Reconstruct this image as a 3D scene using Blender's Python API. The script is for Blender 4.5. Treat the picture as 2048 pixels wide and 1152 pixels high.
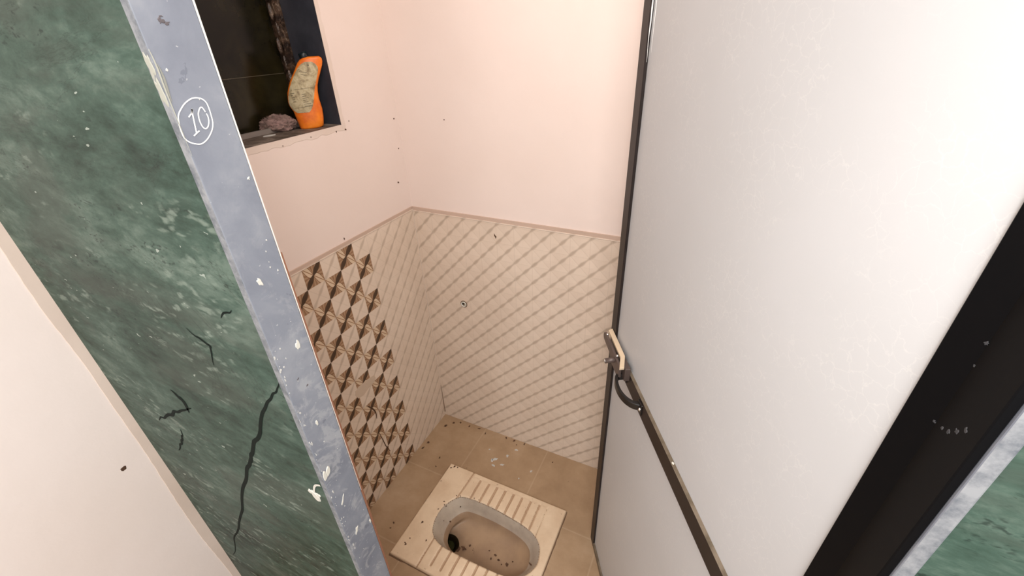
import bpy, bmesh, math, random
from mathutils import Vector, Matrix, noise
random.seed(7)
for o in list(bpy.data.objects): bpy.data.objects.remove(o)
sc = bpy.context.scene
COL = sc.collection

# ---------------------------------------------------------------- camera
cam_d = bpy.data.cameras.new('camera'); cam = bpy.data.objects.new('camera', cam_d); COL.objects.link(cam)
cam_d.sensor_width = 36.0; cam_d.lens = 865.05/2048*36; cam_d.clip_start = 0.01; cam_d.clip_end = 50
r = Vector((0.90162525, 0.43103308, -0.03581056)); u = Vector((-0.19210222, 0.47326137, 0.85972113)); w = Vector((-0.387516, 0.76826699, -0.50950681))
M4 = Matrix(((r.x, u.x, -w.x, 0), (r.y, u.y, -w.y, 0), (r.z, u.z, -w.z, 1.6), (0, 0, 0, 1)))
cam.matrix_world = M4
sc.camera = cam
# ---------------------------------------------------------------- world, lights, exposure
wd = bpy.data.worlds.new('world'); sc.world = wd; wd.use_nodes = True
wd.node_tree.nodes['Background'].inputs[0].default_value = (0.96, 0.98, 1.0, 1)
wd.node_tree.nodes['Background'].inputs[1].default_value = 0.45
vs = sc.view_settings; vs.view_transform = 'Standard'; vs.look = 'None'; vs.gamma = 1; vs.use_curve_mapping = False; vs.exposure = 0.88
def light(name, kind, loc, power, color, size=0.1, rot=(0, 0, 0), size_y=None):
    l = bpy.data.lights.new(name, kind); l.energy = power; l.color = color
    if kind == 'AREA':
        l.size = size
        if size_y: l.shape = 'RECTANGLE'; l.size_y = size_y
    else: l.shadow_soft_size = size
    o = bpy.data.objects.new(name, l); COL.objects.link(o); o.location = loc; o.rotation_euler = rot
    return o
light('phone_flash', 'POINT', (0.03, -0.08, 1.66), 5.2, (1.0, 0.985, 0.96), 0.05)
light('cubicle_fill', 'AREA', (-0.10, 0.42, 2.46), 8.2, (1.0, 0.94, 0.88), 0.7)  # unseen soft fill, added to even out the light inside the cubicle
light('corridor_lamp', 'AREA', (0.15, -1.0, 2.25), 17, (1.0, 0.98, 0.97), 1.2, (math.radians(38), 0, math.radians(52)), 0.2)

# ---------------------------------------------------------------- node helpers
class E:
    """small expression wrapper over math nodes"""
    def __init__(s, nt, sock): s.nt = nt; s.s = sock
    def op(s, kind, *a):
        n = s.nt.nodes.new('ShaderNodeMath'); n.operation = kind
        for i, v in enumerate((s,) + a):
            if isinstance(v, E): s.nt.links.new(v.s, n.inputs[i])
            else: n.inputs[i].default_value = v
        return E(s.nt, n.outputs[0])
    def __add__(s, o): return s.op('ADD', o)
    def __sub__(s, o): return s.op('SUBTRACT', o)
    def __mul__(s, o): return s.op('MULTIPLY', o)
    def __rsub__(s, o): return (s*-1.0)+o
    __radd__ = __add__; __rmul__ = __mul__
    def abs(s): return s.op('ABSOLUTE')
    def fl(s): return s.op('FLOOR')
    def fr(s): return s.op('FRACT')
    def sin(s): return s.op('SINE')
    def lt(s, o): return s.op('LESS_THAN', o)
    def gt(s, o): return s.op('GREATER_THAN', o)
    def mn(s, o): return s.op('MINIMUM', o)
    def mx(s, o): return s.op('MAXIMUM', o)
    def below(s, edge, soft):           # 1 where s < edge, soft shoulder
        n = s.nt.nodes.new('ShaderNodeMapRange'); n.interpolation_type = 'SMOOTHSTEP'
        s.nt.links.new(s.s, n.inputs[0])
        if isinstance(edge, E):
            s.nt.links.new((edge-soft).s, n.inputs[1]); s.nt.links.new((edge+soft).s, n.inputs[2])
        else: n.inputs[1].default_value = edge-soft; n.inputs[2].default_value = edge+soft
        n.inputs[3].default_value = 1; n.inputs[4].default_value = 0
        return E(s.nt, n.outputs[0])
def srgb(c):
    return tuple(((v/255)/12.92 if v/255 <= 0.04045 else ((v/255+0.055)/1.055)**2.4) for v in c) + (1,)
def mat(name, color, rough=0.6, metal=0.0, spec=0.5, coat=0):
    m = bpy.data.materials.new(name); m.use_nodes = True; b = m.node_tree.nodes['Principled BSDF']
    b.inputs['Base Color'].default_value = color; b.inputs['Roughness'].default_value = rough
    b.inputs['Metallic'].default_value = metal; b.inputs['Specular IOR Level'].default_value = spec
    b.inputs['Coat Weight'].default_value = coat
    return m
def nodes(m): nt = m.node_tree; return nt, nt.nodes['Principled BSDF']
coord_scale = None
def coord(nt, kind='Object'):
    c = nt.nodes.new('ShaderNodeTexCoord').outputs[kind]
    if coord_scale:
        mp = nt.nodes.new('ShaderNodeMapping'); mp.inputs['Scale'].default_value = coord_scale; nt.links.new(c, mp.inputs[0]); c = mp.outputs[0]
    return c
def sep(nt):
    s = nt.nodes.new('ShaderNodeSeparateXYZ'); nt.links.new(coord(nt), s.inputs[0])
    return [E(nt, s.outputs[i]) for i in range(3)]
def noise_tex(nt, scale, detail=6, rough=0.6, dist=0.0, off=None):
    n = nt.nodes.new('ShaderNodeTexNoise'); n.inputs['Scale'].default_value = scale; n.inputs['Detail'].default_value = detail
    n.inputs['Roughness'].default_value = rough; n.inputs['Distortion'].default_value = dist
    c = coord(nt)
    if off:
        mp = nt.nodes.new('ShaderNodeMapping'); mp.inputs['Location'].default_value = off; nt.links.new(c, mp.inputs[0]); c = mp.outputs[0]
    nt.links.new(c, n.inputs['Vector']); return n.outputs['Fac']
def voro(nt, scale, feature='F1', dist='EUCLIDEAN', out='Distance', warp=0):
    n = nt.nodes.new('ShaderNodeTexVoronoi'); n.feature = feature; n.inputs['Scale'].default_value = scale
    c = coord(nt)
    if warp:
        nz = nt.nodes.new('ShaderNodeTexNoise'); nz.inputs['Scale'].default_value = scale*0.7; nz.inputs['Detail'].default_value = 4
        nt.links.new(c, nz.inputs['Vector'])
        vm = nt.nodes.new('ShaderNodeVectorMath'); vm.operation = 'MULTIPLY_ADD'; nt.links.new(nz.outputs['Color'], vm.inputs[0])
        vm.inputs[1].default_value = (warp,)*3; nt.links.new(c, vm.inputs[2]); c = vm.outputs[0]
    nt.links.new(c, n.inputs['Vector']); return n.outputs[out]
def ramp(nt, fac, stops):
    rp = nt.nodes.new('ShaderNodeValToRGB'); el = rp.color_ramp.elements
    while len(el) < len(stops): el.new(0.5)
    for e, (p, c) in zip(el, stops): e.position = p; e.color = c
    nt.links.new(fac.s if isinstance(fac, E) else fac, rp.inputs[0]); return rp.outputs[0]
def mix(nt, fac, a, b, blend='MIX'):
    m = nt.nodes.new('ShaderNodeMix'); m.data_type = 'RGBA'; m.blend_type = blend
    for v, i in ((fac, 0), (a, 6), (b, 7)):
        if isinstance(v, E): v = v.s
        if isinstance(v, (tuple, float, int)): m.inputs[i].default_value = v
        else: nt.links.new(v, m.inputs[i])
    return m.outputs[2]
def bump(nt, b, h, strength, dist):
    n = nt.nodes.new('ShaderNodeBump'); n.inputs['Strength'].default_value = strength; n.inputs['Distance'].default_value = dist
    nt.links.new(h.s if isinstance(h, E) else h, n.inputs['Height']); nt.links.new(n.outputs[0], b.inputs['Normal'])
def basecol(nt, b, c): nt.links.new(c, b.inputs['Base Color'])
G = lambda v: (v, v, v, 1)

# ---------------------------------------------------------------- materials
def plaster(name, c1, c2):
    m = mat(name, c1, 0.55, spec=0.35); nt, b = nodes(m)
    basecol(nt, b, ramp(nt, noise_tex(nt, 3.0, 5, 0.55), [(0.3, c2), (0.7, c1)]))
    bump(nt, b, noise_tex(nt, 14, 4), 0.12, 0.01); return m
M_pink = plaster('pink_plaster', (0.82, 0.70, 0.64, 1), (0.79, 0.665, 0.60, 1))
M_pale = plaster('pale_pink_plaster', (0.94, 0.82, 0.765, 1), (0.91, 0.785, 0.72, 1))
M_pinkdark = plaster('pink_painted_edge', (0.60, 0.45, 0.37, 1), (0.50, 0.37, 0.29, 1))
M_ceiling = plaster('ceiling_paint', (0.8, 0.78, 0.74, 1), (0.76, 0.73, 0.69, 1))
M_render = plaster('rough_render', (0.68, 0.55, 0.43, 1), (0.54, 0.42, 0.32, 1))

def tile_base(nt): # beige glaze with faint cloudiness
    return ramp(nt, noise_tex(nt, 5, 4), [(0.3, (0.6840, 0.5586, 0.4503, 1)), (0.7, (0.7638, 0.6384, 0.5244, 1))])
def quilt(nt, a, bb):
    d1 = ((a-bb+0.5).fr()-0.5).abs(); d2 = ((a+bb+0.5).fr()-0.5).abs(); return d1, d2
def tile_mat(name, left):
    m = mat(name, (0.6, 0.5, 0.4, 1), 0.38, spec=0.4); nt, b = nodes(m)
    x, y, z = sep(nt)
    if left: U = (y-0.947)*(1/0.0643); V = (z-1.055)*(1/0.0663)
    else: U = (x+0.9188)*(1/0.0660); V = (z-1.0415)*(1/0.0660)
    a, bb = U.fr(), V.fr()
    d1, d2 = quilt(nt, U, V)
    col = tile_base(nt)
    # darker woven diagonal, beaded along its run
    bead = ((U+V)*math.pi*2).sin()*0.034
    along = d1.below(bead+0.082, 0.075)
    tan = (0.28, 0.20, 0.135, 1)
    if left: base = mix(nt, along*0.40, col, tan)
    else: base = mix(nt, along*0.50, col, tan)
    # thin relief lines of the quilted glaze
    gl = d2.below(0.02, 0.03)*0.16
    base = mix(nt, gl, base, (0.34, 0.25, 0.18, 1))
    ga = (a-0.5).abs().gt(0.485).mx((bb-0.5).abs().gt(0.488))*0.14
    base = mix(nt, ga, base, (0.34, 0.25, 0.18, 1))
    if left:
        # brown starburst squares in a chequer up to column 0
        iu, iv = U.fl(), V.fl()
        par = ((iu+iv+1.0)*0.5).fr().lt(0.25)
        brown = par*iu.lt(-0.5)*V.lt(0.0)
        s = (a+bb)*0.5; leaf = (s*math.pi*2).sin().abs()*0.10+0.045
        dark = (a-bb).abs().below(leaf*1.25, 0.025)
        t = a; lw = (t*math.pi*2).sin().abs()*0.23
        da = (a+bb-1.0).abs()
        cream = da.below(lw, 0.02); outline = da.below(0.025, 0.012)
        rim = da.below(lw+0.045, 0.02)
        # striations fanning from the centre
        ang = nt.nodes.new('ShaderNodeMath'); ang.operation = 'ARCTAN2'
        nt.links.new((a-0.5).s, ang.inputs[0]); nt.links.new((bb-0.5).s, ang.inputs[1])
        stri = (E(nt, ang.outputs[0])*16.0).sin()*0.5+0.5
        q = mix(nt, stri*0.6, (0.27, 0.145, 0.075, 1), (0.52, 0.35, 0.22, 1))
        q = mix(nt, rim, q, (0.17, 0.075, 0.03, 1))
        q = mix(nt, cream, q, (0.66, 0.51, 0.36, 1))
        q = mix(nt, outline, q, (0.30, 0.16, 0.08, 1))
        q = mix(nt, dark, q, (0.062, 0.034, 0.018, 1))
        base = mix(nt, brown, base, q)
    # joints between the large tiles
    if left: jx = ((y-0.947)*(1/0.3215)+0.0).fr(); jz = ((z-1.055)*(1/0.4641)).fr()
    else: jx = ((x+0.588)*(1/0.330)).fr(); jz = ((z-0.855)*(1/0.462)).fr()
    j = (jx-0.5).abs().gt(0.4965).mx((jz-0.5).abs().gt(0.4978))*0.35
    base = mix(nt, j, base, (0.68, 0.58, 0.48, 1))
    basecol(nt, b, base)
    h = d1.mn(d2)
    bump(nt, b, h, 0.42, 0.004)
    return m
M_tile_left = tile_mat('chequered_relief_tile', True)
M_tile_back = tile_mat('diagonal_relief_tile', False)

def floor_mat():
    m = mat('tan_floor_tile', (0.3900, 0.2600, 0.1690, 1), 0.32, spec=0.5); nt, b = nodes(m)
    x, y, z = sep(nt)
    c = ramp(nt, noise_tex(nt, 4.5, 8, 0.65), [(0.3, (0.2925, 0.1885, 0.1066, 1)), (0.52, (0.3835, 0.2600, 0.1560, 1)), (0.75, (0.4810, 0.3510, 0.2340, 1))])
    jx = ((x+0.77)*(1/0.31)).fr(); jy = ((y-0.90)*(1/0.31)).fr()
    j = (jx-0.5).abs().gt(0.492).mx((jy-0.5).abs().gt(0.492))
    c = mix(nt, j*0.22, c, (0.5980, 0.4680, 0.3380, 1))
    sp = E(nt, noise_tex(nt, 60, 3)).gt(0.72)*0.5
    c = mix(nt, sp, c, (0.1820, 0.1105, 0.0650, 1))
    basecol(nt, b, c); bump(nt, b, noise_tex(nt, 20, 3), 0.08, 0.005); return m
M_floor = floor_mat()

def marble():
    global coord_scale; coord_scale = (0.43, 1, 1)
    m = mat('green_marble', (0.0860, 0.1720, 0.1118, 1), 0.5, spec=0.14); nt, b = nodes(m)
    big = E(nt, noise_tex(nt, 4.2, 6, 0.6, 0.3)); mid = E(nt, noise_tex(nt, 19, 8, 0.72, 0.35, (5, 2, 1))); fine = E(nt, noise_tex(nt, 75, 5, 0.7, 0.2, (1, 7, 3)))
    k = big*0.42+mid*0.40+fine*0.18
    c = ramp(nt, k, [(0.38, (0.0120, 0.0232, 0.0172, 1)), (0.455, (0.0310, 0.0585, 0.0430, 1)), (0.52, (0.0533, 0.0920, 0.0705, 1)), (0.60, (0.1161, 0.1634, 0.1307, 1))])
    br = E(nt, noise_tex(nt, 5.5, 7, 0.65, 0.5, (3, 1, 2))).below(0.55, 0.07)
    c = mix(nt, (1.0-br)*0.40, c, (0.0731, 0.0817, 0.0671, 1))
    v = E(nt, voro(nt, 52, 'F1', warp=0.06)); nz = E(nt, noise_tex(nt, 7.5, 6, 0.65, 0.4, (7, 3, 5)))
    c = mix(nt, v.below(0.30, 0.16)*(1.0-nz.below(0.555, 0.05))*0.46, c, (0.2838, 0.3440, 0.2838, 1))
    v2 = E(nt, voro(nt, 95, 'F1', warp=0.05)); nz2 = E(nt, noise_tex(nt, 10, 5, 0.6, 0, (1, 9, 4)))
    c = mix(nt, v2.below(0.24, 0.12)*(1.0-nz2.below(0.57, 0.03))*0.7, c, (0.0120, 0.0206, 0.0172, 1))
    v3 = E(nt, noise_tex(nt, 105, 2, 0.5, 0, (2, 2, 9))).gt(0.755); c = mix(nt, v3*0.7, c, (0.4300, 0.4730, 0.4128, 1))
    vn = E(nt, noise_tex(nt, 2.3, 9, 0.66, 1.0, (11, 3, 8))); crk = (vn-0.5).abs().below(0.0025, 0.003)
    c = mix(nt, crk*0.4, c, (0.0172, 0.0241, 0.0189, 1))
    basecol(nt, b, c); bump(nt, b, noise_tex(nt, 30, 3), 0.05, 0.005); coord_scale = None; return m
M_marble = marble()

def slate():
    m = mat('blue_grey_stone', (0.2455, 0.2701, 0.3274, 1), 0.55, spec=0.2); nt, b = nodes(m)
    c = ramp(nt, noise_tex(nt, 9, 7, 0.62, 0.4), [(0.3, (0.1637, 0.1760, 0.2128, 1)), (0.55, (0.2145, 0.2292, 0.2660, 1)), (0.75, (0.2864, 0.2987, 0.3274, 1))])
    c = mix(nt, E(nt, noise_tex(nt, 150, 2, 0.5)).gt(0.745)*0.4, c, (0.5892, 0.5892, 0.5892, 1))
    x, y, z = sep(nt)
    lowdirt = E(nt, noise_tex(nt, 24, 6, 0.7, 0.8, (4, 4, 4)))
    zm = z.below(1.25, 0.35)
    c = mix(nt, (1.0-lowdirt.below(0.565, 0.05))*zm*0.40, c, (0.4747, 0.4747, 0.4747, 1))
    c = mix(nt, E(nt, noise_tex(nt, 36, 5, 0.6, 0, (8, 1, 3))).lt(0.33)*0.4, c, (0.0982, 0.1064, 0.1391, 1))
    basecol(nt, b, c); bump(nt, b, noise_tex(nt, 40, 4), 0.08, 0.004); return m
M_slate = slate()
M_slate_edge = mat('worn_stone_edge', (0.2592, 0.2664, 0.2808, 1), 0.7)
nt, b = nodes(M_slate_edge); basecol(nt, b, ramp(nt, noise_tex(nt, 45, 6, 0.7), [(0.35, (0.1080, 0.1188, 0.1368, 1)), (0.6, (0.2592, 0.2664, 0.2772, 1))]))
M_slate_dark = mat('dark_grey_stone', (0.062, 0.066, 0.082, 1), 0.42, spec=0.4)
nt, b = nodes(M_slate_dark); basecol(nt, b, ramp(nt, noise_tex(nt, 14, 6, 0.6), [(0.35, (0.030, 0.032, 0.043, 1)), (0.7, (0.055, 0.058, 0.072, 1))]))
M_sill = mat('dusty_stone_sill', (0.2, 0.17, 0.14, 1), 0.7)
nt, b = nodes(M_sill); basecol(nt, b, ramp(nt, noise_tex(nt, 22, 7, 0.68, 0.5), [(0.36, (0.045, 0.032, 0.022, 1)), (0.52, (0.12, 0.09, 0.07, 1)), (0.68, (0.27, 0.22, 0.18, 1))]))
M_whiteedge = mat('white_paint_line', (0.70, 0.65, 0.58, 1), 0.5)
M_brownedge = mat('brown_stained_grout', (0.24, 0.10, 0.055, 1), 0.6)
M_paint = mat('white_paint', (0.85, 0.83, 0.80, 1), 0.55)
M_splash = mat('dried_white_paint', (0.64, 0.62, 0.55, 1), 0.6)
M_splash_thin = mat('thin_grey_paint_smear', (0.52, 0.51, 0.48, 1), 0.6)
M_scuff = mat('faint_grey_scuff', (0.038, 0.038, 0.042, 1), 0.7)
M_grime = mat('brown_corner_grime', (0.26, 0.18, 0.12, 1), 0.8)
M_grout = mat('pale_tan_grout', (0.62, 0.52, 0.44, 1), 0.7)
M_darkmark = mat('dark_smudge', (0.10, 0.085, 0.09, 1), 0.7)
M_crack = mat('black_crack_fill', (0.005, 0.010, 0.008, 1), 0.7, spec=0.1)
M_chip = mat('cream_broken_stone', (0.36, 0.355, 0.30, 1), 0.8)
M_chipdark = mat('weathered_chip_dark_stone', (0.23, 0.23, 0.20, 1), 0.8)  # darker stone along the chipped edge
M_speck = mat('brown_dirt', (0.085, 0.040, 0.020, 1), 0.8)
M_black = mat('black_painted_metal', (0.0065, 0.0065, 0.0075, 1), 0.5, spec=0.08)
nt, b = nodes(M_black)
sm = E(nt, noise_tex(nt, 38, 6, 0.7, 0.6)).gt(0.70); basecol(nt, b, mix(nt, sm*0.12, (0.0030, 0.0030, 0.0035, 1), (0.10, 0.10, 0.11, 1)))
M_alu = mat('dark_brown_aluminium', (0.050, 0.034, 0.028, 1), 0.42, metal=0.0, spec=0.3)
nt, b = nodes(M_alu); basecol(nt, b, ramp(nt, noise_tex(nt, 12, 5), [(0.35, (0.014, 0.009, 0.008, 1)), (0.7, (0.026, 0.018, 0.016, 1))]))
M_alutop = mat('pale_brown_aluminium', (0.13, 0.10, 0.065, 1), 0.5)
nt, b = nodes(M_alutop); basecol(nt, b, ramp(nt, noise_tex(nt, 30, 5), [(0.35, (0.085, 0.062, 0.036, 1)), (0.65, (0.20, 0.155, 0.11, 1))]))
M_plate = mat('weathered_brown_latch_metal', (0.10, 0.072, 0.062, 1), 0.4, metal=0.2)
M_strap_lit = mat('pale_lit_edge_metal', (0.72, 0.57, 0.40, 1), 0.35, metal=0.15)  # beige paints the light caught by the latch's top edge
M_steel = mat('bright_steel', (0.75, 0.74, 0.72, 1), 0.22, metal=1.0)
M_steelrough = mat('brushed_steel', (0.8, 0.79, 0.77, 1), 0.38, metal=1.0)
M_handle = mat('black_plastic', (0.012, 0.010, 0.009, 1), 0.38)

def door_panel():
    m = mat('white_crackle_laminate', (0.6495, 0.6315, 0.6134, 1), 0.42, spec=0.3); nt, b = nodes(m)
    e = E(nt, voro(nt, 62, 'DISTANCE_TO_EDGE', warp=0.03))
    nz = E(nt, noise_tex(nt, 7, 4, 0.6))
    line = e.below(0.012, 0.03)*nz.below(0.50, 0.08).op('SUBTRACT', 1.0).abs()
    base = ramp(nt, noise_tex(nt, 2.5, 4), [(0.3, (0.5413, 0.5457, 0.5503, 1)), (0.7, (0.5729, 0.5773, 0.5864, 1))])
    basecol(nt, b, mix(nt, line*0.30, base, (0.7758, 0.7668, 0.7307, 1))); return m
M_door = door_panel()

def ceramic(name, a, c, rough=0.35):
    m = mat(name, a, rough, spec=0.5); nt, b = nodes(m)
    k = ramp(nt, noise_tex(nt, 11, 7, 0.62), [(0.32, c), (0.62, a)])
    k = mix(nt, E(nt, noise_tex(nt, 75, 4, 0.6)).gt(0.685)*0.45, k, (0.22, 0.14, 0.08, 1))
    basecol(nt, b, k); return m
M_pan = ceramic('stained_cream_ceramic', (0.7434, 0.5841, 0.4142, 1), (0.6372, 0.4726, 0.3186, 1))
M_groove = ceramic('dirt_filled_groove', (0.4720, 0.3186, 0.2006, 1), (0.3894, 0.2478, 0.1534, 1), 0.6)
M_bowl = ceramic('scaled_grey_ceramic', (0.50, 0.42, 0.33, 1), (0.38, 0.31, 0.25, 1), 0.5)
M_bowlfloor = ceramic('brown_stained_ceramic', (0.37, 0.25, 0.155, 1), (0.28, 0.185, 0.12, 1), 0.3)
M_joint = mat('brown_grout_seam', (0.155, 0.09, 0.05, 1), 0.8)
M_drain = mat('dark_wet_drain', (0.018, 0.012, 0.005, 1), 0.3)
M_water = mat('murky_green_water', (0.035, 0.034, 0.012, 1), 0.05)

def glass_dark():
    m = mat('night_dark_window_glass', (0.010, 0.008, 0.003, 1), 0.18, spec=0.25); nt, b = nodes(m)
    basecol(nt, b, ramp(nt, noise_tex(nt, 7, 5, 0.6, 0.3), [(0.4, (0.004, 0.003, 0.0015, 1)), (0.7, (0.026, 0.021, 0.008, 1))])); return m
M_glass = glass_dark()
M_winframe = mat('grimy_brown_window_frame', (0.05, 0.028, 0.016, 1), 0.3, spec=0.6)
nt, b = nodes(M_winframe)
c = ramp(nt, noise_tex(nt, 45, 7, 0.7, 1.0), [(0.42, (0.018, 0.009, 0.005, 1)), (0.56, (0.075, 0.042, 0.024, 1)), (0.72, (0.30, 0.22, 0.16, 1))])
basecol(nt, b, c); bump(nt, b, noise_tex(nt, 55, 5), 0.7, 0.01)
M_orange = mat('orange_plastic', (0.90, 0.22, 0.015, 1), 0.35, spec=0.5)
nt, b = nodes(M_orange); basecol(nt, b, ramp(nt, noise_tex(nt, 28, 5, 0.6), [(0.35, (0.70, 0.13, 0.01, 1)), (0.6, (0.92, 0.24, 0.015, 1)), (0.8, (0.95, 0.38, 0.05, 1))]))
M_label = mat('faded_cream_label', (0.5, 0.42, 0.26, 1), 0.55)
nt, b = nodes(M_label); basecol(nt, b, ramp(nt, noise_tex(nt, 55, 6, 0.7, 0.5), [(0.36, (0.22, 0.165, 0.085, 1)), (0.5, (0.47, 0.39, 0.23, 1)), (0.7, (0.62, 0.56, 0.38, 1))]))
M_print = mat('faded_dark_print', (0.15, 0.12, 0.07, 1), 0.6)
M_cap = mat('black_green_plastic', (0.006, 0.014, 0.018, 1), 0.3)
M_clip = mat('dull_brown_clip', (0.10, 0.08, 0.05, 1), 0.5)
M_bristle = mat('dusty_pink_fibre', (0.40, 0.25, 0.22, 1), 0.9)
nt, b = nodes(M_bristle); basecol(nt, b, ramp(nt, noise_tex(nt, 40, 4), [(0.35, (0.15, 0.105, 0.085, 1)), (0.65, (0.36, 0.235, 0.215, 1))]))

# ---------------------------------------------------------------- mesh helpers
def link(name, bm, m, parent=None, smooth=False, matrix=None):
    me = bpy.data.meshes.new(name); bm.normal_update(); bm.to_mesh(me); bm.free()
    for x in (m if isinstance(m, (list, tuple)) else [m]): me.materials.append(x)
    if smooth:
        for p in me.polygons: p.use_smooth = True
    o = bpy.data.objects.new(name, me); COL.objects.link(o)
    if matrix: o.matrix_world = matrix
    if parent: o.parent = parent
    return o
def box(bm, x0, y0, z0, x1, y1, z1, mi=0):
    vs_ = [bm.verts.new((x, y, z)) for z in (z0, z1) for y in (y0, y1) for x in (x0, x1)]
    out = []
    for f in ((0, 2, 3, 1), (4, 5, 7, 6), (0, 1, 5, 4), (2, 6, 7, 3), (0, 4, 6, 2), (1, 3, 7, 5)):
        fc = bm.faces.new([vs_[i] for i in f]); fc.material_index = mi; out.append(fc)
    return out
def bevel(bm, w, seg=2):
    bmesh.ops.bevel(bm, geom=bm.edges[:]+bm.verts[:], offset=w, segments=seg, affect='EDGES', profile=0.5)
def prism(bm, pts, origin, ax, ay, an, h, mi=0):
    """extrude a 2-D outline (in axes ax, ay) by h along an"""
    o = Vector(origin); ax, ay, an = Vector(ax), Vector(ay), Vector(an)
    lo = [bm.verts.new(o+ax*p[0]+ay*p[1]) for p in pts]; hi = [bm.verts.new(o+ax*p[0]+ay*p[1]+an*h) for p in pts]
    n = len(pts)
    fs = [bm.faces.new(hi), bm.faces.new(lo[::-1])] + [bm.faces.new((lo[i], lo[(i+1) % n], hi[(i+1) % n], hi[i])) for i in range(n)]
    for f in fs: f.material_index = mi
    bmesh.ops.recalc_face_normals(bm, faces=fs)
def tube(bm, pts, rad, seg=8, flat=1.0, nrm=None, closed=False):
    pts = [Vector(p) for p in pts]; rings = []; n = len(pts)
    for i, p in enumerate(pts):
        a = pts[(i-1) % n] if (closed or i > 0) else p; c = pts[(i+1) % n] if (closed or i < n-1) else p
        t = (c-a).normalized(); up = Vector(nrm) if nrm else Vector((0, 0, 1))
        if abs(t.dot(up)) > 0.98: up = Vector((1, 0, 0))
        s = t.cross(up).normalized(); v = s.cross(t).normalized()
        rr = rad[i] if isinstance(rad, (list, tuple)) else rad
        rings.append([bm.verts.new(p+s*math.cos(q)*rr+v*math.sin(q)*rr*flat) for q in [2*math.pi*k/seg for k in range(seg)]])
    for i in range(n if closed else n-1):
        A_, B_ = rings[i], rings[(i+1) % n]
        for k in range(seg): bm.faces.new((A_[k], A_[(k+1) % seg], B_[(k+1) % seg], B_[k]))
    if not closed: bm.faces.new(rings[0][::-1]); bm.faces.new(rings[-1])
def smoothline(pts, sub=6):
    P = [Vector(p) for p in pts]; out = []
    for i in range(len(P)-1):
        p0 = P[max(i-1, 0)]; p1 = P[i]; p2 = P[i+1]; p3 = P[min(i+2, len(P)-1)]
        for k in range(sub):
            t = k/sub
            out.append(0.5*((2*p1)+(p2-p0)*t+(2*p0-5*p1+4*p2-p3)*t*t+(3*p1-p0-3*p2+p3)*t**3))
    out.append(P[-1]); return out
def blob(bm, o, ax, ay, an, rx, ry, h=0.0012, rot=0, rough=0.25, n=22):
    o = Vector(o); ax, ay, an = Vector(ax), Vector(ay), Vector(an); ph = random.random()*50
    pts = []
    for k in range(n):
        q = 2*math.pi*k/n; rr = 1+rough*noise.noise((math.cos(q)*1.3+ph, math.sin(q)*1.3, 0))*2
        px, py = rx*rr*math.cos(q), ry*rr*math.sin(q)
        pts.append((px*math.cos(rot)-py*math.sin(rot), px*math.sin(rot)+py*math.cos(rot)))
    lo = [bm.verts.new(o+ax*p[0]+ay*p[1]) for p in pts]; hi = [bm.verts.new(o+ax*p[0]*0.8+ay*p[1]*0.8+an*h) for p in pts]
    fs = [bm.faces.new(hi)] + [bm.faces.new((lo[i], lo[(i+1) % n], hi[(i+1) % n], hi[i])) for i in range(n)]
    bmesh.ops.recalc_face_normals(bm, faces=fs)
def ribbon(bm, pts, ax, ay, an, o, wdt, h=0.0008):
    """flat brush stroke: pts 2-D, width wdt (number or list)"""
    o = Vector(o); ax, ay, an = Vector(ax), Vector(ay), Vector(an)
    P = smoothline([(p[0], p[1], 0) for p in pts], 6); n = len(P); L, R_ = [], []
    for i, p in enumerate(P):
        t = (P[min(i+1, n-1)]-P[max(i-1, 0)]).normalized(); s = Vector((-t.y, t.x, 0))
        ww = wdt if not isinstance(wdt, (list, tuple)) else wdt[0]+(wdt[1]-wdt[0])*math.sin(math.pi*i/(n-1))
        for S, sg in ((L, 1), (R_, -1)):
            q = p+s*ww*0.5*sg; S.append(bm.verts.new(o+ax*q.x+ay*q.y+an*h))
    fs = [bm.faces.new((L[i], L[i+1], R_[i+1], R_[i])) for i in range(n-1)]
    for f in fs:
        f.normal_update()
        if f.normal.dot(an) < 0: f.normal_flip()
def tag(o, label, cat, group=None):
    o['label'] = label; o['category'] = cat
    if group: o['group'] = group
def struct(o, label=None, cat=None):
    o['kind'] = 'structure'
    if label: o['label'] = label
    if cat: o['category'] = cat
    return o
def empty(name, loc, rz=0):
    o = bpy.data.objects.new(name, None); COL.objects.link(o); o.location = loc; o.rotation_euler = (0, 0, rz); o.empty_display_size = 0.1; return o
X, Y, Z = Vector((1, 0, 0)), Vector((0, 1, 0)), Vector((0, 0, 1))

# ================================================================ SETTING
XL, YB = -0.9971, 1.1964          # finished tile faces of the left and back walls
XR = 0.42                          # right cubicle wall (hidden by the door)
YF, YI = 0.27, 0.327               # front face and inner face of the front partition
JL, JR = -0.505, 0.1725            # inner faces of the stone door jamb
XE = -1.213                        # corridor end wall
TOP = 2.5; HEAD = 2.10
PX0, PX1, PY0, PY1 = -0.813, -0.290, 0.553, 0.961   # squat pan footprint

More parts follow.
